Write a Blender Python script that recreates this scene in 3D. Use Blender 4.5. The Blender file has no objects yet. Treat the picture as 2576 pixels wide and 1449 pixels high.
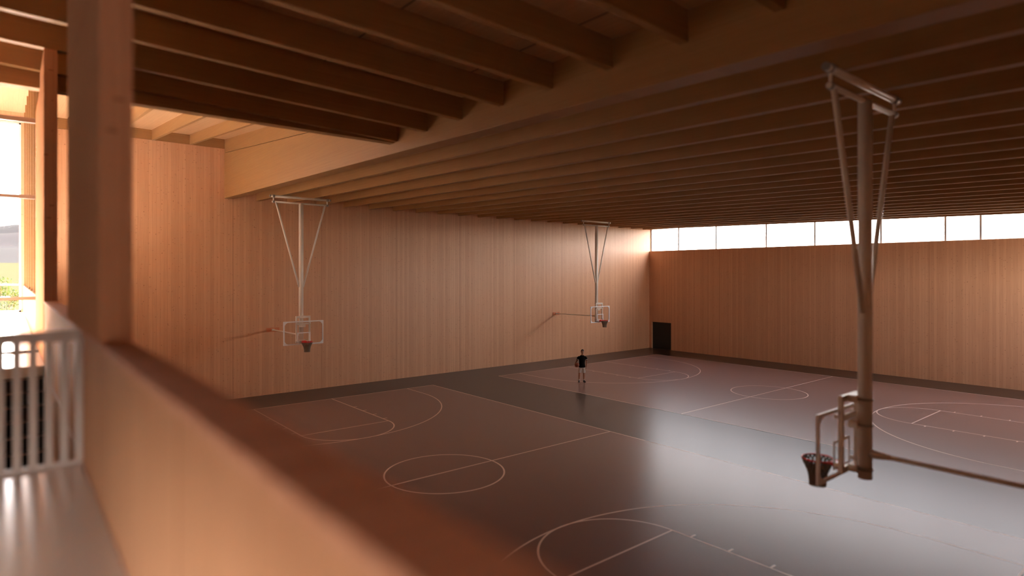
import bpy, bmesh, math, random
from mathutils import Vector, Matrix
random.seed(7)
S = bpy.context.scene
COL = S.collection

# ------------------------------------------------------------------ camera
cam_data = bpy.data.cameras.new('camera')
cam = bpy.data.objects.new('camera', cam_data)
COL.objects.link(cam)
cam.location = (-40.8739, -31.5508, 6.0969)
cam.rotation_euler = (math.pi / 2, 0, -0.6914)
cam_data.sensor_width = 36.0
cam_data.lens = 1530.65 / 2576 * 36
cam_data.shift_y = -34.99 / 2576
cam_data.clip_start = 0.05
cam_data.clip_end = 3000
cam_data.dof.use_dof = True
cam_data.dof.focus_distance = 32.0
cam_data.dof.aperture_fstop = 0.335
S.camera = cam

# ------------------------------------------------------------------ sky, sun, colour management
SKY_STRENGTH = 19.0
SUN_STRENGTH = 190.0
world = bpy.data.worlds.new('sky'); S.world = world
world.use_nodes = True
wn = world.node_tree; wn.nodes.clear()
w_out = wn.nodes.new('ShaderNodeOutputWorld'); w_bg = wn.nodes.new('ShaderNodeBackground')
w_tc = wn.nodes.new('ShaderNodeTexCoord'); w_sep = wn.nodes.new('ShaderNodeSeparateXYZ')
w_ramp = wn.nodes.new('ShaderNodeValToRGB')
w_ramp.color_ramp.elements[0].position = 0.0; w_ramp.color_ramp.elements[0].color = (1.0, 0.90, 0.78, 1)
w_ramp.color_ramp.elements[1].position = 0.8; w_ramp.color_ramp.elements[1].color = (0.74, 0.76, 0.95, 1)
e = w_ramp.color_ramp.elements.new(0.15); e.color = (1.0, 0.95, 0.92, 1)
wn.links.new(w_tc.outputs['Generated'], w_sep.inputs[0]); wn.links.new(w_sep.outputs[2], w_ramp.inputs[0])
wn.links.new(w_ramp.outputs[0], w_bg.inputs[0]); w_bg.inputs[1].default_value = SKY_STRENGTH
wn.links.new(w_bg.outputs[0], w_out.inputs[0])

sun_data = bpy.data.lights.new('sun', 'SUN'); sun = bpy.data.objects.new('sun', sun_data); COL.objects.link(sun)
sun_data.energy = SUN_STRENGTH; sun_data.angle = math.radians(1.5); sun_data.color = (1.0, 0.95, 0.86)
sun.rotation_euler = Vector((-0.03, -1.0, -0.40)).to_track_quat('-Z', 'Y').to_euler()
sun.location = (-44, 20, 20)

def portal(name, loc, direction, sx, sy):
    d = bpy.data.lights.new(name, 'AREA'); d.shape = 'RECTANGLE'; d.size = sx; d.size_y = sy
    d.cycles.is_portal = True
    o = bpy.data.objects.new(name, d); COL.objects.link(o); o.location = loc
    o.rotation_euler = Vector(direction).to_track_quat('-Z', 'Z').to_euler()
portal('window_portal', (0.32, -15.8, 8.75), (-1, 0, 0), 31.6, 1.9)
portal('window_portal', (-5.3, -31.95, 7.2), (0, 1, 0), 9.4, 3.2)  # portal of the added near-wall window
portal('window_portal', (-41.85, 0.2, 8.4), (0, -1, 0), 2.8, 7.7)
portal('window_portal', (-43.45, -32.1, 5.25), (1, 0, 0), 5.4, 1.25)  # portal of the low window added in the gallery

S.view_settings.view_transform = 'Standard'
S.view_settings.look = 'None'
S.view_settings.exposure = 0.0
S.view_settings.gamma = 1.0
S.view_settings.use_curve_mapping = False
S.cycles.max_bounces = 14; S.cycles.diffuse_bounces = 8; S.cycles.glossy_bounces = 5
S.cycles.transmission_bounces = 8; S.cycles.transparent_max_bounces = 24
S.cycles.sample_clamp_indirect = 60.0; S.cycles.use_denoising = True
S.cycles.caustics_reflective = False; S.cycles.caustics_refractive = False

# ------------------------------------------------------------------ materials
def new_mat(name):
    m = bpy.data.materials.new(name); m.use_nodes = True
    return m, m.node_tree, m.node_tree.nodes['Principled BSDF']

def plain(name, col, rough=0.5, metal=0.0, spec=0.5, bump=0.0, scale=40):
    m, nt, b = new_mat(name)
    nz = nt.nodes.new('ShaderNodeTexNoise'); nz.inputs['Scale'].default_value = scale
    tc = nt.nodes.new('ShaderNodeTexCoord'); nt.links.new(tc.outputs['Object'], nz.inputs['Vector'])
    mx = nt.nodes.new('ShaderNodeMixRGB'); mx.blend_type = 'MULTIPLY'; mx.inputs[0].default_value = 0.12
    mx.inputs[1].default_value = (*col, 1); nt.links.new(nz.outputs['Color'], mx.inputs[2])
    nt.links.new(mx.outputs[0], b.inputs['Base Color'])
    b.inputs['Roughness'].default_value = rough; b.inputs['Metallic'].default_value = metal
    b.inputs['Specular IOR Level'].default_value = spec
    if bump:
        bp = nt.nodes.new('ShaderNodeBump'); bp.inputs['Strength'].default_value = bump
        nt.links.new(nz.outputs[0], bp.inputs['Height']); nt.links.new(bp.outputs[0], b.inputs['Normal'])
    return m

def wood(name, col, across, along, board=0.15, contrast=0.15, line=0.24, knots=0.42, rough=0.42, spec=0.45,
         seam=None, seam0=0.0, kscale=1.0):
    """laminated timber: boards side by side along `across`, fibres running along `along` (0=x 1=y 2=z)"""
    m, nt, b = new_mat(name); N = nt.nodes.new; L = nt.links.new
    tc = N('ShaderNodeTexCoord'); sp = N('ShaderNodeSeparateXYZ'); L(tc.outputs['Object'], sp.inputs[0])
    a, l = sp.outputs[across], sp.outputs[along]
    def M(op, x, y=None, z=None):
        n = N('ShaderNodeMath'); n.operation = op
        for i, v in enumerate((x, y, z)):
            if v is None: continue
            if isinstance(v, (int, float)): n.inputs[i].default_value = v
            else: L(v, n.inputs[i])
        return n.outputs[0]
    q = M('DIVIDE', a, board); idx = M('FLOOR', q); fr = M('SUBTRACT', q, idx)
    wn_ = N('ShaderNodeTexWhiteNoise'); wn_.noise_dimensions = '1D'; L(idx, wn_.inputs['W'])
    cv = N('ShaderNodeCombineXYZ'); L(M('MULTIPLY', a, 30.0), cv.inputs[0])
    L(M('ADD', M('MULTIPLY', l, 0.9), M('MULTIPLY', wn_.outputs[0], 60.0)), cv.inputs[1])
    gr = N('ShaderNodeTexNoise'); gr.inputs['Scale'].default_value = 1.0; gr.inputs['Detail'].default_value = 4
    L(cv.outputs[0], gr.inputs['Vector'])
    edge = M('LESS_THAN', M('MINIMUM', fr, M('SUBTRACT', 1.0, fr)), 0.045)
    ed = M('MULTIPLY', edge, M('MULTIPLY', wn_.outputs[0], line))
    val = M('ADD', 1.0 - contrast * 0.5, M('MULTIPLY', wn_.outputs[0], contrast))
    val = M('SUBTRACT', val, ed)
    val = M('ADD', val, M('MULTIPLY', M('SUBTRACT', gr.outputs[0], 0.5), 0.30))
    if knots:
        kv = N('ShaderNodeCombineXYZ'); L(M('MULTIPLY', a, 4.2 * kscale), kv.inputs[0]); L(M('MULTIPLY', l, 2.4 * kscale), kv.inputs[1])
        vo = N('ShaderNodeTexVoronoi'); vo.voronoi_dimensions = '2D'; vo.inputs['Scale'].default_value = 1.0
        L(kv.outputs[0], vo.inputs['Vector'])
        sc = N('ShaderNodeSeparateColor'); L(vo.outputs['Color'], sc.inputs[0])
        rad = M('MULTIPLY', M('POWER', sc.outputs[0], 2.5), 0.075)
        kn = M('MULTIPLY', M('LESS_THAN', vo.outputs['Distance'], rad), knots)
        val = M('MULTIPLY', val, M('SUBTRACT', 1.0, kn))
        # fine curved flecks
        kv2 = N('ShaderNodeCombineXYZ'); L(M('MULTIPLY', a, 9.0 * kscale), kv2.inputs[0]); L(M('MULTIPLY', l, 26.0 * kscale), kv2.inputs[1])
        n2 = N('ShaderNodeTexVoronoi'); n2.voronoi_dimensions = '2D'; n2.inputs['Scale'].default_value = 0.8
        L(kv2.outputs[0], n2.inputs['Vector'])
        s2 = N('ShaderNodeSeparateColor'); L(n2.outputs['Color'], s2.inputs[0])
        fl = M('MULTIPLY', M('MULTIPLY', M('LESS_THAN', n2.outputs['Distance'], 0.24), M('GREATER_THAN', s2.outputs[1], 0.965)), knots * 0.7)
        val = M('MULTIPLY', val, M('SUBTRACT', 1.0, fl))
    if seam:
        sq = M('DIVIDE', M('SUBTRACT', a, seam0), seam); sf = M('ABSOLUTE', M('SUBTRACT', sq, M('ROUND', sq)))
        val = M('MULTIPLY', val, M('SUBTRACT', 1.0, M('MULTIPLY', M('LESS_THAN', sf, 0.011 / seam), 0.42)))
    hs = N('ShaderNodeMixRGB'); hs.blend_type = 'MULTIPLY'; hs.inputs[0].default_value = 1.0
    hs.inputs[1].default_value = (*col, 1)
    pw = N('ShaderNodeCombineXYZ')
    for i, p in enumerate((0.85, 1.1, 1.3)): L(M('POWER', M('MAXIMUM', val, 0.02), p), pw.inputs[i])
    L(pw.outputs[0], hs.inputs[2]); L(hs.outputs[0], b.inputs['Base Color'])
    b.inputs['Roughness'].default_value = rough; b.inputs['Specular IOR Level'].default_value = spec
    bp = N('ShaderNodeBump'); bp.inputs['Strength'].default_value = 0.12; bp.inputs['Distance'].default_value = 0.01
    L(val, bp.inputs['Height']); L(bp.outputs[0], b.inputs['Normal'])
    return m

def glass(name, tint=(1, 1, 1), refl=0.06, rough=0.02, graze=0.6):
    m = bpy.data.materials.new(name); m.use_nodes = True; nt = m.node_tree; nt.nodes.clear()
    o = nt.nodes.new('ShaderNodeOutputMaterial'); t = nt.nodes.new('ShaderNodeBsdfTransparent'); g = nt.nodes.new('ShaderNodeBsdfGlossy')
    t.inputs[0].default_value = (*tint, 1); g.inputs['Roughness'].default_value = rough
    lw = nt.nodes.new('ShaderNodeLayerWeight'); lw.inputs[0].default_value = 0.5
    pw = nt.nodes.new('ShaderNodeMath'); pw.operation = 'POWER'; pw.inputs[1].default_value = 5.0; nt.links.new(lw.outputs['Facing'], pw.inputs[0])
    f = nt.nodes.new('ShaderNodeMath'); f.operation = 'MULTIPLY_ADD'; f.inputs[1].default_value = graze; f.inputs[2].default_value = refl * 0.5
    nt.links.new(pw.outputs[0], f.inputs[0])
    mx = nt.nodes.new('ShaderNodeMixShader'); nt.links.new(f.outputs[0], mx.inputs[0])
    nt.links.new(t.outputs[0], mx.inputs[1]); nt.links.new(g.outputs[0], mx.inputs[2]); nt.links.new(mx.outputs[0], o.inputs[0])
    return m

WALLC = (0.64, 0.345, 0.19)
BEAMC = (0.34, 0.170, 0.062)
M_wallA = wood('wall_timber_end', WALLC, 0, 2, seam=4.475, seam0=-1.11)
M_wallB = wood('wall_timber_side', WALLC, 1, 2, seam=4.48, seam0=-1.95)
M_beamy = wood('beam_timber_lengthwise', BEAMC, 2, 1, board=0.045, contrast=0.08, line=0.10, knots=0.0, rough=0.5, spec=0.3)
M_beamx = wood('beam_timber_crosswise', BEAMC, 2, 0, board=0.045, contrast=0.08, line=0.10, knots=0.0, rough=0.6, spec=0.25)
M_deck = wood('roof_deck_timber', (0.55, 0.32, 0.165), 0, 1, board=0.14, contrast=0.08, line=0.2, knots=0.0, rough=0.5)
M_col = wood('column_timber', (0.60, 0.29, 0.155), 0, 2, board=0.19, contrast=0.08, line=0.15, knots=0.55, kscale=0.9, rough=0.85, spec=0.0)
M_par = wood('parapet_timber', (0.68, 0.36, 0.20), 1, 2, board=0.4, contrast=0.05, line=0.1, knots=0.0, rough=0.8, spec=0.08, seam=2.4, seam0=-26.7)
M_cap = wood('parapet_cap_timber', (0.70, 0.36, 0.23), 1, 0, board=0.03, contrast=0.22, line=0.1, knots=0.0, rough=0.8, spec=0.08)
M_plate = plain('orange_timber_plate', (0.62, 0.20, 0.08), 0.45)
M_metal = plain('cream_painted_steel', (0.86, 0.78, 0.68), 0.32, 0.0, 0.5)
M_white = plain('white_painted_steel', (0.90, 0.88, 0.88), 0.3, 0.0, 0.5)
M_clamp = plain('grey_steel_clamp', (0.35, 0.31, 0.27), 0.35, 0.6)
M_dark = plain('black_opening', (0.01, 0.01, 0.01), 0.6)
M_red = plain('red_painted_rim', (0.90, 0.015, 0.012), 0.3)
M_net = plain('grey_brown_net_cord', (0.22, 0.16, 0.11), 0.8)
M_rail = plain('white_railing_paint', (0.78, 0.72, 0.68), 0.35)
M_mezz = plain('white_gallery_floor', (0.86, 0.81, 0.78), 0.2)
M_plaster = plain('plaster', (0.75, 0.70, 0.64), 0.7)
M_door = plain('black_door_panel', (0.012, 0.013, 0.012), 0.5)
M_frame = plain('white_window_frame', (0.80, 0.80, 0.82), 0.35)
M_mull = plain('grey_window_mullion', (0.40, 0.37, 0.38), 0.4)
M_thresh = plain('dark_brown_threshold', (0.05, 0.03, 0.02), 0.6)
M_screen = plain('brown_glazing_bar', (0.32, 0.20, 0.13), 0.4)
M_stair = plain('black_stair_carpet', (0.012, 0.009, 0.008), 0.7)
M_nose = plain('reddish_stair_nosing', (0.16, 0.05, 0.02), 0.5)
M_glass = glass('clear_glass')
M_board = glass('backboard_glass', (0.98, 0.97, 0.96), 0.04, 0.02, 0.12)

def floor_mat(name, col, rough, spec=0.5):
    m, nt, b = new_mat(name); N = nt.nodes.new; L = nt.links.new
    tc = N('ShaderNodeTexCoord')
    b.inputs['Roughness'].default_value = rough
    fine = N('ShaderNodeTexNoise'); fine.inputs['Scale'].default_value = 60; L(tc.outputs['Object'], fine.inputs['Vector'])
    mx = N('ShaderNodeMixRGB'); mx.blend_type = 'MULTIPLY'; mx.inputs[0].default_value = 0.15; mx.inputs[1].default_value = (*col, 1)
    L(fine.outputs[0], mx.inputs[2]); L(mx.outputs[0], b.inputs['Base Color'])
    b.inputs['Specular IOR Level'].default_value = spec
    return m
M_floor = floor_mat('dark_sports_floor', (0.052, 0.036, 0.028), 0.29, 0.24)
M_court = floor_mat('grey_court_floor', (0.235, 0.135, 0.105), 0.29, 0.24)
M_line = floor_mat('court_line_paint', (0.88, 0.68, 0.57), 0.32, 0.25)

# ------------------------------------------------------------------ mesh helpers
class MB:
    """collects faces of one mesh"""
    def __init__(s): s.v = []; s.f = []; s.smooth = []
    def add(s, vs, fs, smooth=False):
        o = len(s.v); s.v += [tuple(v) for v in vs]
        s.f += [tuple(i + o for i in f) for f in fs]; s.smooth += [smooth] * len(fs)
        return s
    def box(s, x0, x1, y0, y1, z0, z1):
        v = [(x, y, z) for z in (z0, z1) for y in (y0, y1) for x in (x0, x1)]
        return s.add(v, [(0, 2, 3, 1), (4, 5, 7, 6), (0, 1, 5, 4), (2, 6, 7, 3), (0, 4, 6, 2), (1, 3, 7, 5)])
    def prism(s, poly, axis, a, b):
        """extrude a polygon given in the two other axes along axis from a to b"""
        n = len(poly); vs = []
        for t in (a, b):
            for p, q in poly:
                vs.append({0: (t, p, q), 1: (p, t, q), 2: (p, q, t)}[axis])
        fs = [tuple(range(n))[::-1], tuple(range(n, 2 * n))]
        fs += [(i, (i + 1) % n, n + (i + 1) % n, n + i) for i in range(n)]
        return s.add(vs, fs)
    def tube(s, pts, r, n=12, caps=True):
        pts = [Vector(p) for p in pts]
        rs = r if isinstance(r, (list, tuple)) else [r] * len(pts)
        vs = []; fs = []
        up = None
        for i, p in enumerate(pts):
            d = (pts[min(i + 1, len(pts) - 1)] - pts[max(i - 1, 0)]).normalized()
            if up is None:
                up = Vector((0, 0, 1)) if abs(d.z) < 0.9 else Vector((1, 0, 0))
            a = d.cross(up).normalized(); b = a.cross(d).normalized(); up = b
            for k in range(n):
                t = 2 * math.pi * k / n
                vs.append(p + (a * math.cos(t) + b * math.sin(t)) * rs[i])
        for i in range(len(pts) - 1):
            for k in range(n):
                fs.append((i * n + k, i * n + (k + 1) % n, (i + 1) * n + (k + 1) % n, (i + 1) * n + k))
        s.add(vs, fs, True)
        if caps:
            o = len(s.v) - len(vs)
            s.f += [tuple(o + k for k in range(n))[::-1], tuple(o + (len(pts) - 1) * n + k for k in range(n))]; s.smooth += [False, False]
        return s
    def ring(s, c, R, r, n=40, m=10, axis='z'):
        c = Vector(c); vs = []; fs = []
        for i in range(n):
            t = 2 * math.pi * i / n; d = Vector((math.cos(t), math.sin(t), 0))
            for j in range(m):
                u = 2 * math.pi * j / m
                vs.append(c + d * (R + r * math.cos(u)) + Vector((0, 0, r * math.sin(u))))
        for i in range(n):
            for j in range(m):
                fs.append((i * m + j, ((i + 1) % n) * m + j, ((i + 1) % n) * m + (j + 1) % m, i * m + (j + 1) % m))
        return s.add(vs, fs, True)
    def ellipsoid(s, c, rx, ry, rz, n=18, m=12, rot=None):
        c = Vector(c); vs = []; fs = []
        for i in range(m + 1):
            ph = math.pi * i / m
            for k in range(n):
                t = 2 * math.pi * k / n
                v = Vector((rx * math.sin(ph) * math.cos(t), ry * math.sin(ph) * math.sin(t), rz * math.cos(ph)))
                if rot: v = rot @ v
                vs.append(c + v)
        for i in range(m):
            for k in range(n):
                fs.append((i * n + k, (i + 1) * n + k, (i + 1) * n + (k + 1) % n, i * n + (k + 1) % n))
        return s.add(vs, fs, True)
    def loft(s, rings, n=24):
        """rings: (cx, cy, cz, rx, ry) horizontal ellipses, closed top and bottom"""
        vs = []; fs = []
        for cx, cy, cz, rx, ry in rings:
            for k in range(n):
                t = 2 * math.pi * k / n
                vs.append((cx + rx * math.cos(t), cy + ry * math.sin(t), cz))
        for i in range(len(rings) - 1):
            for k in range(n):
                fs.append((i * n + k, i * n + (k + 1) % n, (i + 1) * n + (k + 1) % n, (i + 1) * n + k))
        s.add(vs, fs, True)
        o = len(s.v) - len(vs)
        s.f += [tuple(o + k for k in range(n))[::-1], tuple(o + (len(rings) - 1) * n + k for k in range(n))]; s.smooth += [True, True]
        return s
    def build(s, name, mat, parent=None, bevel=0.0, loc=(0, 0, 0)):
        me = bpy.data.meshes.new(name); me.from_pydata(s.v, [], s.f); me.update()
        bm = bmesh.new(); bm.from_mesh(me); bmesh.ops.remove_doubles(bm, verts=bm.verts, dist=1e-6)
        bmesh.ops.recalc_face_normals(bm, faces=bm.faces); bm.to_mesh(me); bm.free()
        if len(me.polygons) == len(s.smooth): me.polygons.foreach_set('use_smooth', s.smooth)
        me.materials.append(mat)
        o = bpy.data.objects.new(name, me); COL.objects.link(o); o.location = loc
        if parent: o.parent = parent
        if bevel:
            md = o.modifiers.new('bevel', 'BEVEL'); md.width = bevel; md.segments = 2; md.limit_method = 'ANGLE'
        return o

def empty(name, loc=(0, 0, 0), rz=0.0):
    o = bpy.data.objects.new(name, None); COL.objects.link(o); o.location = loc; o.rotation_euler = (0, 0, rz); return o
def tag(o, label, cat, group=None, kind='thing'):
    o['label'] = label; o['category'] = cat; o['kind'] = kind
    if group: o['group'] = group
    return o
def struct(o):
    o['kind'] = 'structure'; return o
def copy_tree(o, parent=None):
    c = o.copy(); COL.objects.link(c)
    if parent: c.parent = parent
    for ch in list(o.children): copy_tree(ch, c)
    return c
ORD = 'first second third fourth fifth sixth seventh eighth ninth tenth eleventh twelfth thirteenth fourteenth fifteenth sixteenth seventeenth eighteenth nineteenth twentieth twenty-first'.split()

# ------------------------------------------------------------------ dimensions
XC1, XC2, YB, HALF, CW = -30.535, -10.674, -3.019, 12.8, 15.24
YN = -31.64                    # near end of the hall
ZG = 4.572                     # gallery floor
XP0, XP1 = -40.414, -40.226    # parapet thickness
GX0, GX1 = -32.83, -32.37      # deep girder
XL = -43.4                     # outer gallery wall
YE = -36.0                     # rear of the gallery
hall = lambda y: 9.745 + 0.022 * y
upper = lambda y: 12.605 + 0.0869 * y
mezz = lambda x: 9.655 + 0.038 * (-32.85 - x)

# ------------------------------------------------------------------ floor and courts
fl = struct(MB().box(XP1 - 3.4, 0.4, YE, 0.4, -0.3, 0).build('floor', M_floor))
lines = MB()
for xc in (XC1, XC2):
    struct(MB().box(xc - CW / 2, xc + CW / 2, YB - 2 * HALF, YB, -0.1, 0.004).build('court_surface', M_court, fl))
W2 = 0.026
LZ = [0.0045]
def line_z():
    LZ[0] += 0.00003
    return LZ[0]
def seg(x0, y0, x1, y1):
    d = Vector((x1 - x0, y1 - y0, 0)); n = Vector((-d.y, d.x, 0)).normalized() * W2
    z = line_z(); a, b = Vector((x0, y0, z)), Vector((x1, y1, z))
    lines.add([a - n, b - n, b + n, a + n], [(0, 1, 2, 3)])
def arc(cx, cy, r, t0, t1, n=72):
    vs = []; fs = []; z = line_z()
    for i in range(n + 1):
        t = t0 + (t1 - t0) * i / n; c, s_ = math.cos(t), math.sin(t)
        vs += [(cx + (r - W2) * c, cy + (r - W2) * s_, z), (cx + (r + W2) * c, cy + (r + W2) * s_, z)]
    for i in range(n): fs.append((2 * i, 2 * i + 1, 2 * i + 3, 2 * i + 2))
    lines.add(vs, fs)
for xc in (XC1, XC2):
    x0, x1, y1, y0 = xc - CW / 2, xc + CW / 2, YB, YB - 2 * HALF
    for a in ((x0, y0, x1, y0), (x1, y0, x1, y1), (x1, y1, x0, y1), (x0, y1, x0, y0), (x0, YB - HALF, x1, YB - HALF)): seg(*a)
    arc(xc, YB - HALF, 1.83, 0, 2 * math.pi)
    for sgn, yb in ((-1, y1), (1, y0)):
        D = 5.79
        for k in (-1.83, 1.83):
            seg(xc + k, yb, xc + k, yb + sgn * D)
            for q in (2.40, 3.37, 4.335, 5.29):
                s_ = math.copysign(1, k); seg(xc + k, yb + sgn * q, xc + k + s_ * 0.20, yb + sgn * q)
        seg(xc - 1.83, yb + sgn * D, xc + 1.83, yb + sgn * D)
        b0 = math.pi if sgn < 0 else 0
        arc(xc, yb + sgn * D, 1.83, b0, b0 + math.pi)
        R3 = 6.01
        arc(xc, yb + sgn * 1.6, R3, b0, b0 + math.pi, 120)
        for k in (-R3, R3): seg(xc + k, yb, xc + k, yb + sgn * 1.6)
struct(lines.build('court_lines', M_line, fl))

# ------------------------------------------------------------------ walls
def wallbox(name, mat, boxes, parent=None):
    m = MB()
    for b in boxes: m.box(*b)
    return struct(m.build(name, mat, parent))
wallbox('wall_far', M_wallA, [(XP0 - 0.02, 0.45, 0, 0.3, 0, 13.2)])
wallbox('wall_right', M_wallB, [(0, 0.3, YN, -2.138, 0, 7.964), (0, 0.3, -2.138, -0.222, 2.172, 7.964), (0, 0.3, -0.222, 0, 0, 7.964), (0.0, 0.45, YN, 0.0, 9.78, 10.8)])
wallbox('wall_near', M_wallA, [(XP1, -10, YN - 0.3, YN, 0, 10.8), (-10, -0.6, YN - 0.3, YN, 0, 5.6), (-10, -0.6, YN - 0.3, YN, 8.8, 10.8), (-0.6, 0.45, YN - 0.3, YN, 0, 10.8)])
w7 = struct(MB().box(-10, -0.6, YN - 0.25, YN - 0.08, 5.6, 5.65).build('added_window_near', M_frame))  # added glazing behind the camera, unseen, put in to brighten the hall walls
g = MB()
for i in range(8): g.box(-10 + i * 1.34 - 0.04, -10 + i * 1.34 + 0.04, YN - 0.24, YN - 0.1, 5.6, 8.8)
struct(g.build('window_mullions', M_frame, w7))
struct(MB().box(-10, -0.6, YN - 0.17, YN - 0.162, 5.62, 8.8).build('window_pane', M_glass, w7))
wallbox('wall_left', M_wallB, [(XP0, XP1, YE, 0, 0, ZG)])
# door in the side wall
struct(MB().box(0.16, 0.22, -2.138, -0.222, 0, 2.172).build('door_1', M_door))
# window band
w1 = struct(MB().box(0.20, 0.30, YN, 0, 7.964, 8.005).build('window_1', M_frame))
fr = MB(); edges = [-0.03, -2.70, -6.03, -9.97, -13.32, -17.28, -20.6, -22.23, -26.1, -29.4, YN + 0.03]
for y in edges: fr.box(0.20, 0.28, y - 0.045, y + 0.045, 8.0, 9.8)
struct(fr.build('window_mullions', M_mull, w1))
struct(MB().box(0.235, 0.243, YN, 0, 8.0, 9.8).build('window_pane', M_glass, w1))

# ------------------------------------------------------------------ hall roof
mk = MB().prism([(YN - 0.3, hall(YN - 0.3) + 0.5), (0.3, hall(0.3) + 0.5), (0.3, hall(0.3) + 0.8), (YN - 0.3, hall(YN - 0.3) + 0.8)], 0, GX1 + 0.001, 0.45)
struct(mk.build('ceiling', M_deck))
gird = MB().prism([(YN, 9.76 + 0.0235 * YN), (-0.002, 9.76), (-0.002, 11.945), (-16.9, 10.49), (YN, 10.49)], 0, GX0, GX1).build('deep_girder', M_beamy, bevel=0.008)
tag(gird, 'deepest timber girder between the gallery ceiling and the courts', 'beam')
g2 = MB().prism([(-16.9, 10.515), (-0.002, 11.97), (-0.002, 12.9), (-16.9, 11.45)], 0, GX0 + 0.012, GX1).build('girder_upstand', M_beamy, bevel=0.006)
tag(g2, 'upper timber member stacked on the sunlit end of the deep girder', 'beam')
def hallbeam():
    return MB().prism([(YN, hall(YN)), (-0.002, hall(0)), (-0.002, hall(0) + 0.5), (YN, hall(YN) + 0.5)], 0, 0, 0.19).build('ceiling_beam', M_beamy, bevel=0.006)
b0 = hallbeam()
for k in range(21):
    o = b0 if k == 0 else b0.copy()
    if k: COL.objects.link(o)
    o.location = (-31.335 + 1.524 * k, 0, 0)
    lab = ('long timber ceiling beam above the courts, %s in line from the deep girder' % ORD[k]) if k < 20 else 'long timber ceiling beam directly beside the bright window band'
    tag(o, lab, 'beam', 'parallel ceiling beams over the courts')

# ------------------------------------------------------------------ gallery roof
x0, x1 = XL - 0.2, GX0
mk = MB().prism([(x0, mezz(x0) + 0.5), (x1, mezz(x1) + 0.5), (x1, mezz(x1) + 0.8), (x0, mezz(x0) + 0.8)], 1, YE, -16.87)
c2 = struct(mk.build('ceiling_gallery', M_deck))
jt = MB()
for x in (-33.66, -36.1, -38.54): jt.prism([(x - 0.012, mezz(x) + 0.497), (x + 0.012, mezz(x) + 0.497), (x + 0.012, mezz(x) + 0.503), (x - 0.012, mezz(x) + 0.503)], 1, YE, -17.1)
struct(jt.build('ceiling_joints', M_dark, c2))
gb = None
for k in range(13):
    if gb is None:
        gb = o = MB().prism([(XL, mezz(XL)), (x1, mezz(x1)), (x1, mezz(x1) + 0.5), (XL, mezz(XL) + 0.5)], 1, 0, 0.16).build('gallery_beam', M_beamx, bevel=0.01)
    else:
        o = gb.copy(); COL.objects.link(o)
    o.location = (0, -17.02 - 1.511 * k, 0)
    tag(o, 'dark timber beam crossing over the gallery, %s from the sunlit bay' % ORD[k], 'beam', 'cross beams of the gallery ceiling')
    if -17.02 - 1.511 * k < YE + 0.8: break
fa = MB().box(XL, GX0, -16.86, -16.58, 9.64, 11.3).build('edge_fascia', M_beamx, bevel=0.008)
tag(fa, 'timber edge fascia where the low gallery ceiling meets the sunlit bay', 'beam')

# ------------------------------------------------------------------ sunlit upper bay
mk = MB().prism([(-16.6, upper(-16.6)), (0.3, upper(0.3)), (0.3, upper(0.3) + 0.3), (-16.6, upper(-16.6) + 0.3)], 0, XL - 0.2, GX0 + 0.01)
struct(mk.build('ceiling_bay', M_deck))
uj = MB().prism([(-16.58, upper(-16.58) - 0.455), (-0.06, upper(-0.06) - 0.455), (-0.06, upper(-0.06)), (-16.58, upper(-16.58))], 0, 0, 0.12).build('bay_joist', M_beamy, bevel=0.006)
for k, x in enumerate((-34.357, -35.896, -37.435, -38.974)):
    o = uj if k == 0 else uj.copy()
    if k: COL.objects.link(o)
    o.location = (x, 0, 0)
    tag(o, 'pale sloping roof joist of the sunlit bay, %s from the deep girder' % ORD[k], 'beam', 'joists of the sunlit bay')
struct(MB().box(XP1, GX0, -0.05, 0.0, 12.15, 12.62).build('trim_ledger', M_beamx))

# ------------------------------------------------------------------ gallery
struct(MB().box(XL, XP0, YE, -25.5, ZG - 0.3, ZG).build('floor_gallery', M_mezz))
struct(MB().box(XL, XP0, -18.75, 0.0, ZG - 0.3, ZG).build('floor_landing', M_mezz))
struct(MB().box(XL, XP0, -16.42, -16.30, ZG, ZG + 0.03).build('trim_threshold', M_thresh))
# parapet with its cap, running under both timber piers
pa = struct(MB().box(XP0 + 0.008, XP1 - 0.008, YE, -18.6, ZG, 5.60).build('wall_parapet', M_par))
struct(MB().box(XP0, XP1, YE, -18.6, 5.60, 5.639).build('parapet_cap', M_cap, pa, bevel=0.006))
p1 = MB().box(XP0 - 0.004, XP1 + 0.002, -26.747, -24.0, 5.64, mezz(XP1) - 0.012).build('timber_pier', M_col, bevel=0.012)
tag(p1, 'big knotty timber pier standing on the near end of the parapet', 'column')
p2 = MB().prism([(-18.6, ZG + 0.002), (-14.6, ZG + 0.002), (-14.6, 9.63), (-16.87, 9.63), (-16.87, mezz(XP1) - 0.02), (-18.6, mezz(XP1) - 0.02)], 0, XP0, XP1).build('timber_pier', M_col, bevel=0.01)
tag(p2, 'dark timber pier at the far end of the parapet beside the landing', 'column')
# glazed partition beyond the far pier
w2 = struct(MB().box(XP0, XP1, -14.6, 0, ZG, 5.64).build('window_2', M_par))
g = MB()
for i in range(7):
    y = -14.5 + 2.35 * i
    g.box(XP0 + 0.02, XP1 - 0.02, y - 0.06, y + 0.06, 5.63, upper(y) - 0.03)
struct(g.build('window_mullions', M_beamx, w2))
pm = MB().prism([(-14.6, 5.63), (0, 5.63), (0, upper(0) - 0.03), (-14.6, upper(-14.6) - 0.03)], 0, -40.324, -40.316)
struct(pm.build('window_pane', M_glass, w2))
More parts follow.
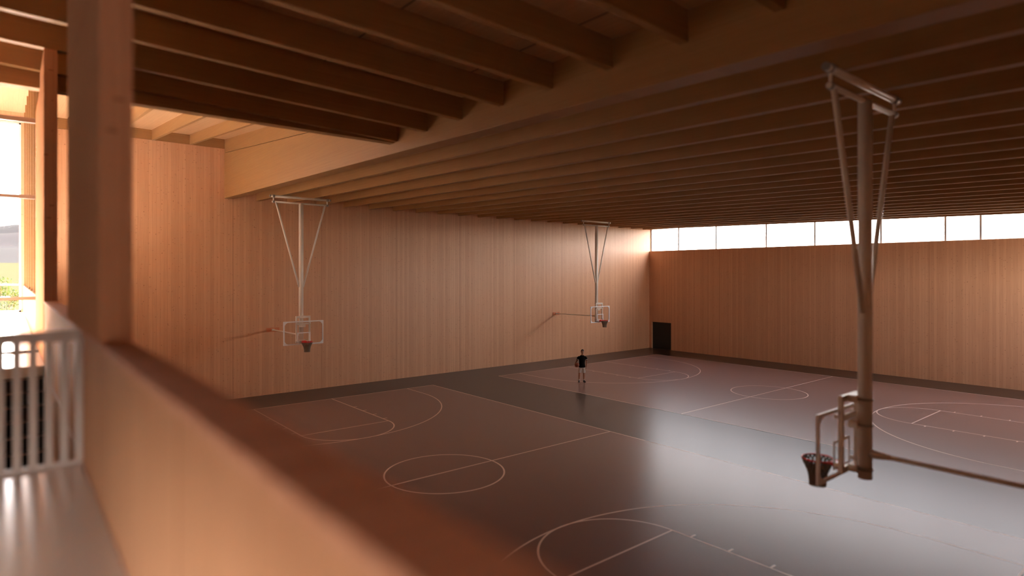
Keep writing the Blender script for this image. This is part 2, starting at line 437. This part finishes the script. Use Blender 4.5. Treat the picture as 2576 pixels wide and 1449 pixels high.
# cross screen on the landing
w4 = struct(MB().box(XL, XP0, -14.64, -14.56, 9.40, 9.50).build('window_4', M_screen))
g = MB().box(XL, XP0, -14.63, -14.57, 7.74, 7.82).box(XL, XP0, -14.63, -14.57, 5.53, 5.61)
struct(g.build('window_bars', M_screen, w4))
struct(MB().box(XL, XP0, -14.604, -14.596, ZG, 9.42).build('window_pane', M_glass, w4))
# end window of the landing
w3 = struct(MB().box(XL, -40.48, 0.05, 0.2, ZG, ZG + 0.06).build('window_3', M_frame))
g = MB().box(XL, -40.48, 0.08, 0.16, 5.64, 5.70).box(-40.54, -40.48, 0.05, 0.2, ZG, 12.2).box(XL, -40.48, 0.05, 0.2, 12.14, 12.2)
for x in (-41.5, -42.5): g.box(x - 0.03, x + 0.03, 0.08, 0.16, ZG, 12.2)
struct(g.build('window_bars', M_frame, w3))
struct(MB().box(XL, -40.48, 0.115, 0.123, ZG, 12.2).build('window_pane', M_glass, w3))
wallbox('wall_landing', M_wallA, [(-40.48, XP0 - 0.02, 0, 0.3, ZG, 12.2), (XL - 0.3, XP0 - 0.02, 0, 0.3, 12.2, 13.2), (XL - 0.3, XP0 - 0.02, 0.0, 0.3, -0.3, ZG)])
# outer gallery wall with an added unseen low window that brightens the parapet
wallbox('wall_outer', M_plaster, [(XL - 0.25, XL, YE, 0.3, -0.3, 4.62), (XL - 0.25, XL, YE, -16.2, 5.5, 11.4), (XL - 0.25, XL, -16.2, 0.3, 4.6, 13.2),
                                (XL - 0.25, XL, YE, -34.8, 4.6, 5.9), (XL - 0.25, XL, -29.4, -16.2, 4.6, 11.4)])
w6 = struct(MB().box(XL - 0.2, XL - 0.05, -34.8, -29.4, 4.62, 4.70).build('added_window_gallery', M_frame))
struct(MB().box(XL - 0.145, XL - 0.137, -34.8, -29.4, 4.68, 5.86).build('window_pane', M_glass, w6))
wallbox('wall_rear', M_plaster, [(XL - 0.2, XP1, YE - 0.3, YE, 0, 11.0)])
wallbox('wall_return', M_plaster, [(XP1 - 0.1, XP1 + 0.2, YE, YN - 0.3, 5.639, 9.6)])

# ------------------------------------------------------------------ staircase in the gallery floor
st = empty('staircase', (-41.9, -18.75, ZG))
tag(st, 'black carpeted staircase descending from the white landing behind the railing', 'stairs')
for k in range(16):
    y1 = -18.75 - 0.28 * k; z = ZG - 0.175 * (k + 1)
    t = MB().box(XL + 41.9 + 0.02, XP0 + 41.9 - 0.02, -0.28 * (k + 1), -0.28 * k, -0.175 * (k + 1) - 0.05, -0.175 * (k + 1)).build('tread', M_stair, st)
    MB().box(XL + 41.9 + 0.02, XP0 + 41.9 - 0.02, -0.28 * (k + 1) - 0.006, -0.28 * (k + 1) + 0.03, -0.175 * (k + 1) - 0.03, -0.175 * (k + 1) + 0.004).build('nosing', M_nose, t)
    MB().box(XL + 41.9 + 0.02, XP0 + 41.9 - 0.02, -0.28 * k - 0.02, -0.28 * k, -0.175 * (k + 1), -0.175 * k - (0.0 if k else 0.3)).build('riser', M_stair, st)
# ------------------------------------------------------------------ railing
YR = -25.545
ra = empty('stair_railing', (XP0, YR, ZG))
tag(ra, 'white balustrade of upright bars guarding the stair opening beside the pier', 'railing')
MB().box(XL - XP0 + 0.02, -0.01, -0.035, 0.035, 0.99, 1.075).build('top_rail', M_rail, ra, bevel=0.012)
MB().box(XL - XP0 + 0.02, -0.01, -0.02, 0.02, 0.0, 0.03).build('bottom_rail', M_rail, ra, bevel=0.006)
bal = None
for k in range(30):
    x = -0.02 - 0.0975 * k
    if x < XL - XP0 + 0.05: break
    if bal is None: bal = o = MB().box(-0.026, 0.026, -0.014, 0.014, 0.02, 1.0).build('baluster', M_rail, ra, bevel=0.006)
    else: o = bal.copy(); COL.objects.link(o)
    o.location = (x, 0, 0)

# ------------------------------------------------------------------ basketball standards
def hoop(xc, yp, sgn, zc, ywall, label):
    """yp: pole; sgn: +1 when the rim points to -y ; zc: underside of the ceiling beams"""
    r = empty('basketball_hoop', (xc, yp, zc), 0 if sgn > 0 else math.pi)
    tag(r, label, 'basketball hoop', 'ceiling hung basketball hoops')
    Z = lambda z: z - zc
    zb, zl = -0.085, -0.335
    ub = MB().tube([(-1.37, 0, zb), (1.37, 0, zb)], 0.055, 16).build('ceiling_bar', M_metal, r)
    for x in (-1.39, 1.39):
        MB().tube([(x - 0.02, 0, zb), (x + 0.02, 0, zb)], 0.06, 16).build('end_cap', M_clamp, ub)
    for x in (-1.24, 1.24):
        h = MB().tube([(x, 0, zb), (x, 0, zl)], [0.03, 0.022], 10).build('hanger', M_metal, r)
        for zz, rr in ((zb, 0.07), (zl, 0.052)): MB().tube([(x - 0.05, 0, zz), (x + 0.05, 0, zz)], rr, 14).build('clamp', M_clamp, h)
    MB().tube([(-1.3, 0, zl), (1.3, 0, zl)], 0.042, 14).build('cross_bar', M_metal, r)
    MB().tube([(0, 0, zl), (0, 0, Z(2.90))], 0.102, 28).build('pole', M_metal, r)
    for x in (-1, 1):
        MB().tube([(x * 1.13, 0, zl - 0.02), (x * 0.09, 0, Z(5.50))], 0.042, 12).build('brace', M_metal, r)
    # frame that carries the board
    fy0, fy1 = -0.27, -0.20
    f = MB()
    for x in (-0.30, 0.30): f.box(x - 0.035, x + 0.035, fy0, fy1, Z(2.98), Z(4.19))
    for z0, z1 in ((4.10, 4.19), (3.80, 3.88), (2.98, 3.07)): f.box(-0.30, 0.30, fy0, fy1, Z(z0), Z(z1))
    fo = f.build('mount_frame', M_metal, r, bevel=0.006)
    for z in (4.14, 3.74, 3.05):
        MB().box(-0.13, 0.13, fy1, -0.07, Z(z - 0.055), Z(z + 0.055)).build('bracket', M_metal, fo)
        MB().ring((0, 0, Z(z)), 0.106, 0.018, 28, 6).build('clamp', M_clamp, fo)
    # glass board and its frame
    by = -0.347
    bd = MB().box(-0.895, 0.895, by + 0.004, by + 0.016, Z(2.92), Z(3.95)).build('backboard', M_board, r)
    k = MB()
    k.box(-0.915, 0.915, by - 0.005, by + 0.04, Z(2.895), Z(2.945)); k.box(-0.915, 0.915, by - 0.005, by + 0.04, Z(3.92), Z(3.97))
    k.box(-0.915, -0.865, by - 0.005, by + 0.04, Z(2.945), Z(3.92)); k.box(0.865, 0.915, by - 0.005, by + 0.04, Z(2.945), Z(3.92))
    k.build('board_frame', M_white, bd, bevel=0.006)
    for sx in (-1, 1):
        for zz, sz in ((2.945, 1), (3.92, -1)):
            MB().prism([(sx * 0.865, Z(zz)), (sx * 0.865, Z(zz + sz * 0.13)), (sx * 0.80, Z(zz + sz * 0.04)), (sx * 0.72, Z(zz))], 1, by, by + 0.03).build('corner_gusset', M_white, bd)
    k = MB()
    for a in ((-0.305, 0.305, 3.41, 3.455), (-0.305, 0.305, 3.0, 3.04), (-0.305, -0.26, 3.04, 3.41), (0.26, 0.305, 3.04, 3.41)):
        k.box(a[0], a[1], by - 0.004, by + 0.003, Z(a[2]), Z(a[3]))
    k.build('target_square', M_white, bd)
    for sx in (-0.30, 0.30):
        for z in (3.86, 3.10): MB().box(sx - 0.025, sx + 0.025, by + 0.016, fy0, Z(z - 0.03), Z(z + 0.03)).build('standoff', M_metal, fo)
    # rim and net
    ry = by - 0.15 - 0.229
    rm = MB().ring((0, ry, Z(3.048)), 0.236, 0.013, 48, 10).build('rim', M_red, r)
    k = MB()
    k.box(-0.09, 0.09, by - 0.018, by - 0.004, Z(2.945), Z(3.075))
    k.prism([(by - 0.012, Z(2.945)), (by - 0.012, Z(3.056)), (ry + 0.215, Z(3.056)), (ry + 0.215, Z(3.026))], 0, -0.085, 0.085)
    for x in (-1, 1):
        k.tube([(x * 0.08, by - 0.03, Z(3.04)), (x * 0.15, by - 0.12, Z(3.042)), (x * 0.185, ry + 0.15, Z(3.045))], 0.010, 8)
    k.build('rim_bracket', M_red, rm)
    n = MB(); NS, NR = 20, 7
    prof = [(0.232, 0.0), (0.212, 0.06), (0.178, 0.13), (0.150, 0.20), (0.132, 0.28), (0.122, 0.36), (0.120, 0.44)]
    def npt(i, j):
        rr, dz = prof[i]; t = 2 * math.pi * (j + 0.5 * (i % 2)) / NS
        return Vector((rr * math.cos(t), ry + rr * math.sin(t), Z(3.04) - dz))
    for i in range(NR - 1):
        for j in range(NS):
            o1 = 0 if i % 2 == 0 else 1
            n.tube([npt(i, j), npt(i + 1, j + o1)], 0.0145, 5, False); n.tube([npt(i, j), npt(i + 1, j + o1 - 1)], 0.0145, 5, False)
    n.build('net', M_net, rm)
    # strut back to the end wall
    L = abs(ywall - yp)
    s_ = MB().tube([(0, 0.09, Z(3.305)), (0, 0.30, Z(3.30)), (0, L - 0.06, Z(3.275))], 0.036, 12).build('wall_strut', M_metal, r)
    MB().tube([(0, 0.08, Z(3.305)), (0, 0.22, Z(3.302)), (0, 0.36, Z(3.30))], [0.075, 0.06, 0.038], 14).build('sleeve', M_metal, s_)
    pl = MB().box(-0.315, 0.315, L - 0.045, L - 0.001, Z(3.165), Z(3.375)).build('wall_plate', M_plate, r, bevel=0.004)
    pl['label'] = 'orange timber plate fixed to the wall'
    MB().box(-0.06, 0.06, L - 0.09, L - 0.045, Z(3.225), Z(3.325)).build('wall_bracket', M_metal, s_)
    return r
YP = YB - 0.872
hoop(XC1, YP, 1, hall(YP), 0.0, 'cream steel hoop hanging below the deep girder, its strut on the far wall')
hoop(XC2, YP, 1, hall(YP), 0.0, 'cream steel hoop hanging nearest the dark doorway')
YPN = -27.735
hoop(XC1, YPN, -1, hall(YPN), YN, 'large cream steel hoop seen from behind, its board edge-on over the near court')

# ------------------------------------------------------------------ person
M_skin = plain('skin', (0.42, 0.20, 0.12), 0.5)
M_shirt = plain('black_jersey', (0.010, 0.009, 0.008), 0.9, spec=0.1)
M_short = plain('white_shorts_cloth', (0.68, 0.60, 0.54), 0.8)
M_hair = plain('dark_hair', (0.02, 0.012, 0.008), 0.7)
M_shoe = plain('black_shoe', (0.012, 0.011, 0.011), 0.5)
M_sock = plain('white_sock', (0.7, 0.66, 0.62), 0.8)
M_eye = plain('eye', (0.05, 0.03, 0.02), 0.3)
M_lip = plain('lips', (0.36, 0.13, 0.10), 0.5)
def fused(name, mb, mat, parent, voxel, smooth=6):
    o = mb.build(name, mat, parent)
    md = o.modifiers.new('remesh', 'REMESH'); md.mode = 'VOXEL'; md.voxel_size = voxel; md.use_smooth_shade = True
    sm = o.modifiers.new('smooth', 'SMOOTH'); sm.iterations = smooth; sm.factor = 0.5
    bpy.context.view_layer.update()
    dg = bpy.context.evaluated_depsgraph_get()
    me = bpy.data.meshes.new_from_object(o.evaluated_get(dg)); o.modifiers.clear(); old = o.data; o.data = me
    bpy.data.meshes.remove(old); me.polygons.foreach_set('use_smooth', [True] * len(me.polygons))
    if not me.materials: me.materials.append(mat)
    return o
P = empty('person', (-15.911, -7.592, 0.004), math.radians(-46.2))
tag(P, 'person in black jersey and white shorts holding a ball against one hip', 'person')
bd = MB()
# legs (local: facing -y, x positive is the person's own left)
def limb(pts, rs): bd.tube(pts, rs, 14)
limb([(-0.095, 0.0, 0.90), (-0.115, -0.01, 0.72), (-0.135, -0.015, 0.53), (-0.142, -0.005, 0.47), (-0.148, 0.015, 0.34), (-0.155, 0.02, 0.20), (-0.158, 0.02, 0.09), (-0.158, 0.02, 0.05)], [0.088, 0.082, 0.058, 0.055, 0.058, 0.044, 0.035, 0.036])
limb([(0.095, 0.0, 0.90), (0.105, -0.01, 0.72), (0.112, -0.015, 0.53), (0.114, -0.005, 0.47), (0.114, 0.015, 0.34), (0.110, 0.02, 0.20), (0.106, 0.02, 0.09), (0.106, 0.02, 0.05)], [0.088, 0.082, 0.058, 0.055, 0.058, 0.044, 0.035, 0.036])
for x, a in ((-0.158, -0.10), (0.106, 0.45)):
    R = Matrix.Rotation(a, 3, 'Z')
    bd.ellipsoid(Vector((x, 0.02, 0.045)) + R @ Vector((0, -0.085, 0)), 0.04, 0.125, 0.038, rot=R)
bd.loft([(0, 0, 0.80, 0.12, 0.09), (0, 0, 0.88, 0.152, 0.10), (0, 0, 0.97, 0.150, 0.10), (0, -0.005, 1.08, 0.142, 0.095), (0, -0.005, 1.20, 0.158, 0.108), (0.005, 0, 1.31, 0.175, 0.115), (0.008, 0.005, 1.40, 0.165, 0.10), (0.01, 0.01, 1.455, 0.11, 0.075), (0.013, 0.012, 1.50, 0.062, 0.06)])
limb([(0.012, 0.012, 1.44), (0.02, 0.0, 1.53), (0.025, -0.01, 1.60)], [0.072, 0.063, 0.062])
# head with brow, nose, mouth, chin and ears
hx, hz = 0.028, 1.695
bd.ellipsoid((hx, 0.005, hz + 0.018), 0.082, 0.102, 0.112)
bd.ellipsoid((hx, -0.028, hz - 0.05), 0.068, 0.070, 0.078)
bd.ellipsoid((hx, -0.055, hz - 0.10), 0.036, 0.032, 0.028)
bd.ellipsoid((hx, -0.082, hz + 0.022), 0.054, 0.016, 0.013)
bd.tube([(hx, -0.09, hz + 0.01), (hx, -0.108, hz - 0.03), (hx, -0.09, hz - 0.038)], [0.009, 0.014, 0.011], 10)
for s_ in (-1, 1): bd.ellipsoid((hx + s_ * 0.084, 0.012, hz - 0.008), 0.011, 0.022, 0.034)
# the person's right arm, bent around the ball
BALL = Vector((-0.268, -0.112, 0.968))
limb([(-0.160, 0.0, 1.375), (-0.225, 0.01, 1.325), (-0.285, 0.03, 1.20), (-0.345, 0.045, 1.085), (-0.372, 0.01, 1.03), (-0.386, -0.045, 0.965), (-0.386, -0.09, 0.905)], [0.048, 0.048, 0.043, 0.036, 0.038, 0.033, 0.025])
bd.ellipsoid((-0.367, -0.105, 0.875), 0.022, 0.040, 0.045, rot=Matrix.Rotation(-0.6, 3, 'Y'))
for i, (dy, ln) in enumerate(((-0.070, 0.9), (-0.048, 1.0), (-0.024, 0.95), (-0.002, 0.8))):
    dy -= 0.070; p0 = Vector((-0.360, dy, 0.862)); a0 = Vector((-0.325, dy - 0.004, 0.846)); a1 = Vector((-0.290, dy - 0.004, 0.840)); a2 = Vector((-0.290 + 0.035 * ln, dy - 0.002, 0.841))
    bd.tube([p0, a0, a1, a2], [0.011, 0.0095, 0.009, 0.0075], 8)
bd.tube([(-0.378, -0.13, 0.90), (-0.382, -0.17, 0.915), (-0.370, -0.195, 0.94)], [0.013, 0.011, 0.009], 8)
# the left arm, hanging
limb([(0.178, 0.0, 1.375), (0.235, 0.01, 1.315), (0.250, 0.015, 1.20), (0.252, 0.02, 1.09), (0.248, 0.005, 1.02), (0.236, -0.02, 0.92), (0.226, -0.04, 0.845)], [0.048, 0.048, 0.044, 0.037, 0.038, 0.033, 0.025])
bd.ellipsoid((0.218, -0.048, 0.80), 0.020, 0.040, 0.052)
for i, (dy, ln) in enumerate(((-0.082, 0.9), (-0.060, 1.0), (-0.038, 0.95), (-0.016, 0.78))):
    p0 = Vector((0.216, dy, 0.775)); a0 = Vector((0.212, dy - 0.004, 0.775 - 0.045 * ln)); a1 = Vector((0.203, dy - 0.003, 0.775 - 0.072 * ln)); a2 = Vector((0.190, dy, 0.775 - 0.092 * ln))
    bd.tube([p0, a0, a1, a2], [0.011, 0.0095, 0.009, 0.0075], 8)
bd.tube([(0.214, -0.075, 0.82), (0.204, -0.105, 0.79), (0.198, -0.112, 0.762)], [0.013, 0.011, 0.009], 8)
fused('body', bd, M_skin, P, 0.0062, 4)
hr = MB().ellipsoid((hx, 0.014, hz + 0.048), 0.089, 0.107, 0.102)
hr.ellipsoid((hx, 0.040, hz - 0.01), 0.085, 0.078, 0.078)
# cut the hair away from the face
hb = hr.build('hair', M_hair, P)
bm = bmesh.new(); bm.from_mesh(hb.data)
bmesh.ops.bisect_plane(bm, geom=bm.verts[:] + bm.edges[:] + bm.faces[:], plane_co=(hx, -0.055, hz + 0.055), plane_no=Vector((0, -0.8, -0.6)).normalized(), clear_outer=True)
bm.to_mesh(hb.data); bm.free()
for s_ in (-1, 1):
    MB().ellipsoid((hx + s_ * 0.031, -0.083, hz + 0.004), 0.013, 0.010, 0.008, 12, 8).build('eye', M_eye, P)
    MB().ellipsoid((hx + s_ * 0.032, -0.094, hz + 0.028), 0.020, 0.006, 0.005, 12, 8).build('eyebrow', M_hair, P)
MB().ellipsoid((hx, -0.093, hz - 0.062), 0.024, 0.008, 0.008, 12, 8).build('lips', M_lip, P)
sh = MB()
sh.loft([(0, 0, 0.825, 0.188, 0.134), (0, 0, 0.90, 0.184, 0.130), (0, 0, 0.98, 0.174, 0.120), (0, -0.005, 1.08, 0.162, 0.112), (0, -0.005, 1.20, 0.172, 0.124), (0.005, 0, 1.31, 0.190, 0.130), (0.008, 0.005, 1.40, 0.195, 0.115), (0.01, 0.008, 1.455, 0.150, 0.092), (0.014, 0.01, 1.515, 0.080, 0.073)])
slR = [(-0.09, 0.0, 1.40), (-0.175, 0.002, 1.395), (-0.232, 0.011, 1.335), (-0.274, 0.025, 1.25)]
slL = [(0.11, 0.0, 1.40), (0.192, 0.002, 1.395), (0.240, 0.009, 1.33), (0.256, 0.015, 1.235)]
for sl in (slR, slL): sh.tube(sl, [0.060, 0.066, 0.065, 0.060], 16)
fused('jersey', sh, M_shirt, P, 0.0075, 3)
for sl in (slR, slL):
    a, b = Vector(sl[2]), Vector(sl[3])
    MB().tube([a.lerp(b, 0.38), a.lerp(b, 0.68)], 0.0655, 20).build('sleeve_band', M_sock, P)
so = MB()
so.loft([(0, 0, 0.78, 0.168, 0.118), (0, 0, 0.86, 0.172, 0.118), (0, 0, 0.93, 0.165, 0.112)])
so.tube([(-0.09, 0, 0.86), (-0.112, -0.01, 0.68), (-0.124, -0.012, 0.525)], [0.094, 0.098, 0.094], 18)
so.tube([(0.09, 0, 0.86), (0.105, -0.01, 0.68), (0.112, -0.012, 0.525)], [0.094, 0.096, 0.092], 18)
fused('shorts', so, M_short, P, 0.0075, 3)
for x, a in ((-0.158, -0.10), (0.106, 0.45)):
    R = Matrix.Rotation(a, 3, 'Z')
    MB().tube([(x, 0.02, 0.07), (x, 0.02, 0.145)], [0.046, 0.043], 16).build('sock', M_sock, P)
    k = MB(); c = Vector((x, 0.02, 0.0))
    k.ellipsoid(c + R @ Vector((0, -0.10, 0.040)), 0.049, 0.125, 0.040, rot=R)
    k.ellipsoid(c + R @ Vector((0, 0.0, 0.052)), 0.046, 0.066, 0.052, rot=R)
    k.ellipsoid(c + R @ Vector((0, -0.07, 0.014)), 0.050, 0.150, 0.014, rot=R)
    k.ellipsoid(c + R @ Vector((0, -0.04, 0.075)), 0.037, 0.060, 0.045, rot=R)
    fused('shoe', k, M_shoe, P, 0.008, 3)

# basketball held at the hip: eight panels marked by grooves
m, nt, b = new_mat('basketball_leather'); N = nt.nodes.new; LK = nt.links.new
tc = N('ShaderNodeTexCoord'); sp = N('ShaderNodeSeparateXYZ'); LK(tc.outputs['Object'], sp.inputs[0])
def Mth(op, x, y=0.0):
    n_ = N('ShaderNodeMath'); n_.operation = op
    for i, v in enumerate((x, y)):
        if isinstance(v, (int, float)): n_.inputs[i].default_value = v
        else: LK(v, n_.inputs[i])
    return n_.outputs[0]
gx = Mth('LESS_THAN', Mth('ABSOLUTE', sp.outputs[0]), 0.005); gz = Mth('LESS_THAN', Mth('ABSOLUTE', sp.outputs[2]), 0.005)
cc = Mth('LESS_THAN', Mth('ABSOLUTE', Mth('SUBTRACT', Mth('ABSOLUTE', sp.outputs[0]), Mth('ADD', 0.055, Mth('MULTIPLY', Mth('MULTIPLY', sp.outputs[2], sp.outputs[2]), 3.0)))), 0.005)
mk_ = Mth('MAXIMUM', Mth('MAXIMUM', gx, gz), cc)
mx = N('ShaderNodeMixRGB'); LK(mk_, mx.inputs[0]); mx.inputs[1].default_value = (0.33, 0.085, 0.04, 1); mx.inputs[2].default_value = (0.02, 0.012, 0.01, 1)
LK(mx.outputs[0], b.inputs['Base Color']); b.inputs['Roughness'].default_value = 0.55
ball = MB().ellipsoid((0, 0, 0), 0.118, 0.118, 0.118, 36, 24).build('basketball', m)
ball.location = Matrix.Translation((-15.911, -7.592, 0.004)) @ Matrix.Rotation(math.radians(-46.2), 4, 'Z') @ BALL
ball.rotation_euler = (0.4, 0.5, 0.3)
tag(ball, 'orange brown basketball held under the arm of the person', 'basketball')

# ------------------------------------------------------------------ outside: slope, hills, shrub
def terrain(name, x0, x1, y0, y1, nx, ny, fn, mat):
    vs = [(x0 + (x1 - x0) * i / nx, y0 + (y1 - y0) * j / ny, 0) for j in range(ny + 1) for i in range(nx + 1)]
    vs = [(x, y, fn(x, y)) for x, y, _ in vs]
    fs = [(j * (nx + 1) + i, j * (nx + 1) + i + 1, (j + 1) * (nx + 1) + i + 1, (j + 1) * (nx + 1) + i) for j in range(ny) for i in range(nx)]
    return struct(MB().add(vs, fs, True).build(name, mat))
M_grass = plain('dry_meadow', (0.034, 0.032, 0.017), 0.9, spec=0.0, scale=0.5)
M_ground = plain('pale_gravel_ground', (0.09, 0.08, 0.06), 0.9, spec=0.0, scale=0.5)
struct(MB().box(-900, 900, -900, 900, -0.6, -0.35).build('ground', M_ground))
M_rock = plain('grey_hillside', (0.028, 0.0255, 0.024), 0.9, spec=0.0, scale=0.02)
terrain('terrain_meadow', -130, 40, 1.0, 120, 40, 40, lambda x, y: 3.2 + 0.042 * y + 0.25 * math.sin(x * 0.3) * math.sin(y * 0.21), M_grass)
terrain('hills', -420, 160, 118, 520, 70, 50, lambda x, y: 7.5 + (y - 118) * 0.085 * (1.0 + 0.35 * math.sin(x * 0.021 + 0.8) + 0.12 * math.sin(x * 0.07 + y * 0.05)) - 3, M_rock)
M_leaf = plain('pale_green_leaf', (0.055, 0.095, 0.03), 0.7, spec=0.0)
M_stem = plain('shrub_stem', (0.16, 0.11, 0.06), 0.8)
sb = empty('shrub', (-41.0, 3.6, 3.35))
tag(sb, 'pale green leafy shrub growing outside the landing window', 'shrub')
stem = MB(); lf = MB(); rnd = random.Random(3)
for k in range(9):
    a = 2 * math.pi * k / 9; h = rnd.uniform(1.5, 2.75); sp_ = rnd.uniform(0.25, 0.7)
    pts = [Vector((math.cos(a) * sp_ * t * t, math.sin(a) * sp_ * t * t, h * t)) for t in (0, 0.3, 0.6, 0.85, 1.0)]
    stem.tube(pts, [0.022, 0.018, 0.013, 0.009, 0.005], 6)
    for i in range(110):
        t = rnd.uniform(0.3, 1.0); c = Vector((math.cos(a) * sp_ * t * t, math.sin(a) * sp_ * t * t, h * t)) + Vector([rnd.gauss(0, 0.10) for _ in range(3)])
        u = Vector([rnd.gauss(0, 1) for _ in range(3)]).normalized(); v = u.cross(Vector([rnd.gauss(0, 1) for _ in range(3)])).normalized()
        lf.add([c, c + u * 0.06 + v * 0.03, c + u * 0.13, c + u * 0.06 - v * 0.03], [(0, 1, 2, 3)])
stem.build('stem', M_stem, sb); lf.build('foliage', M_leaf, sb)
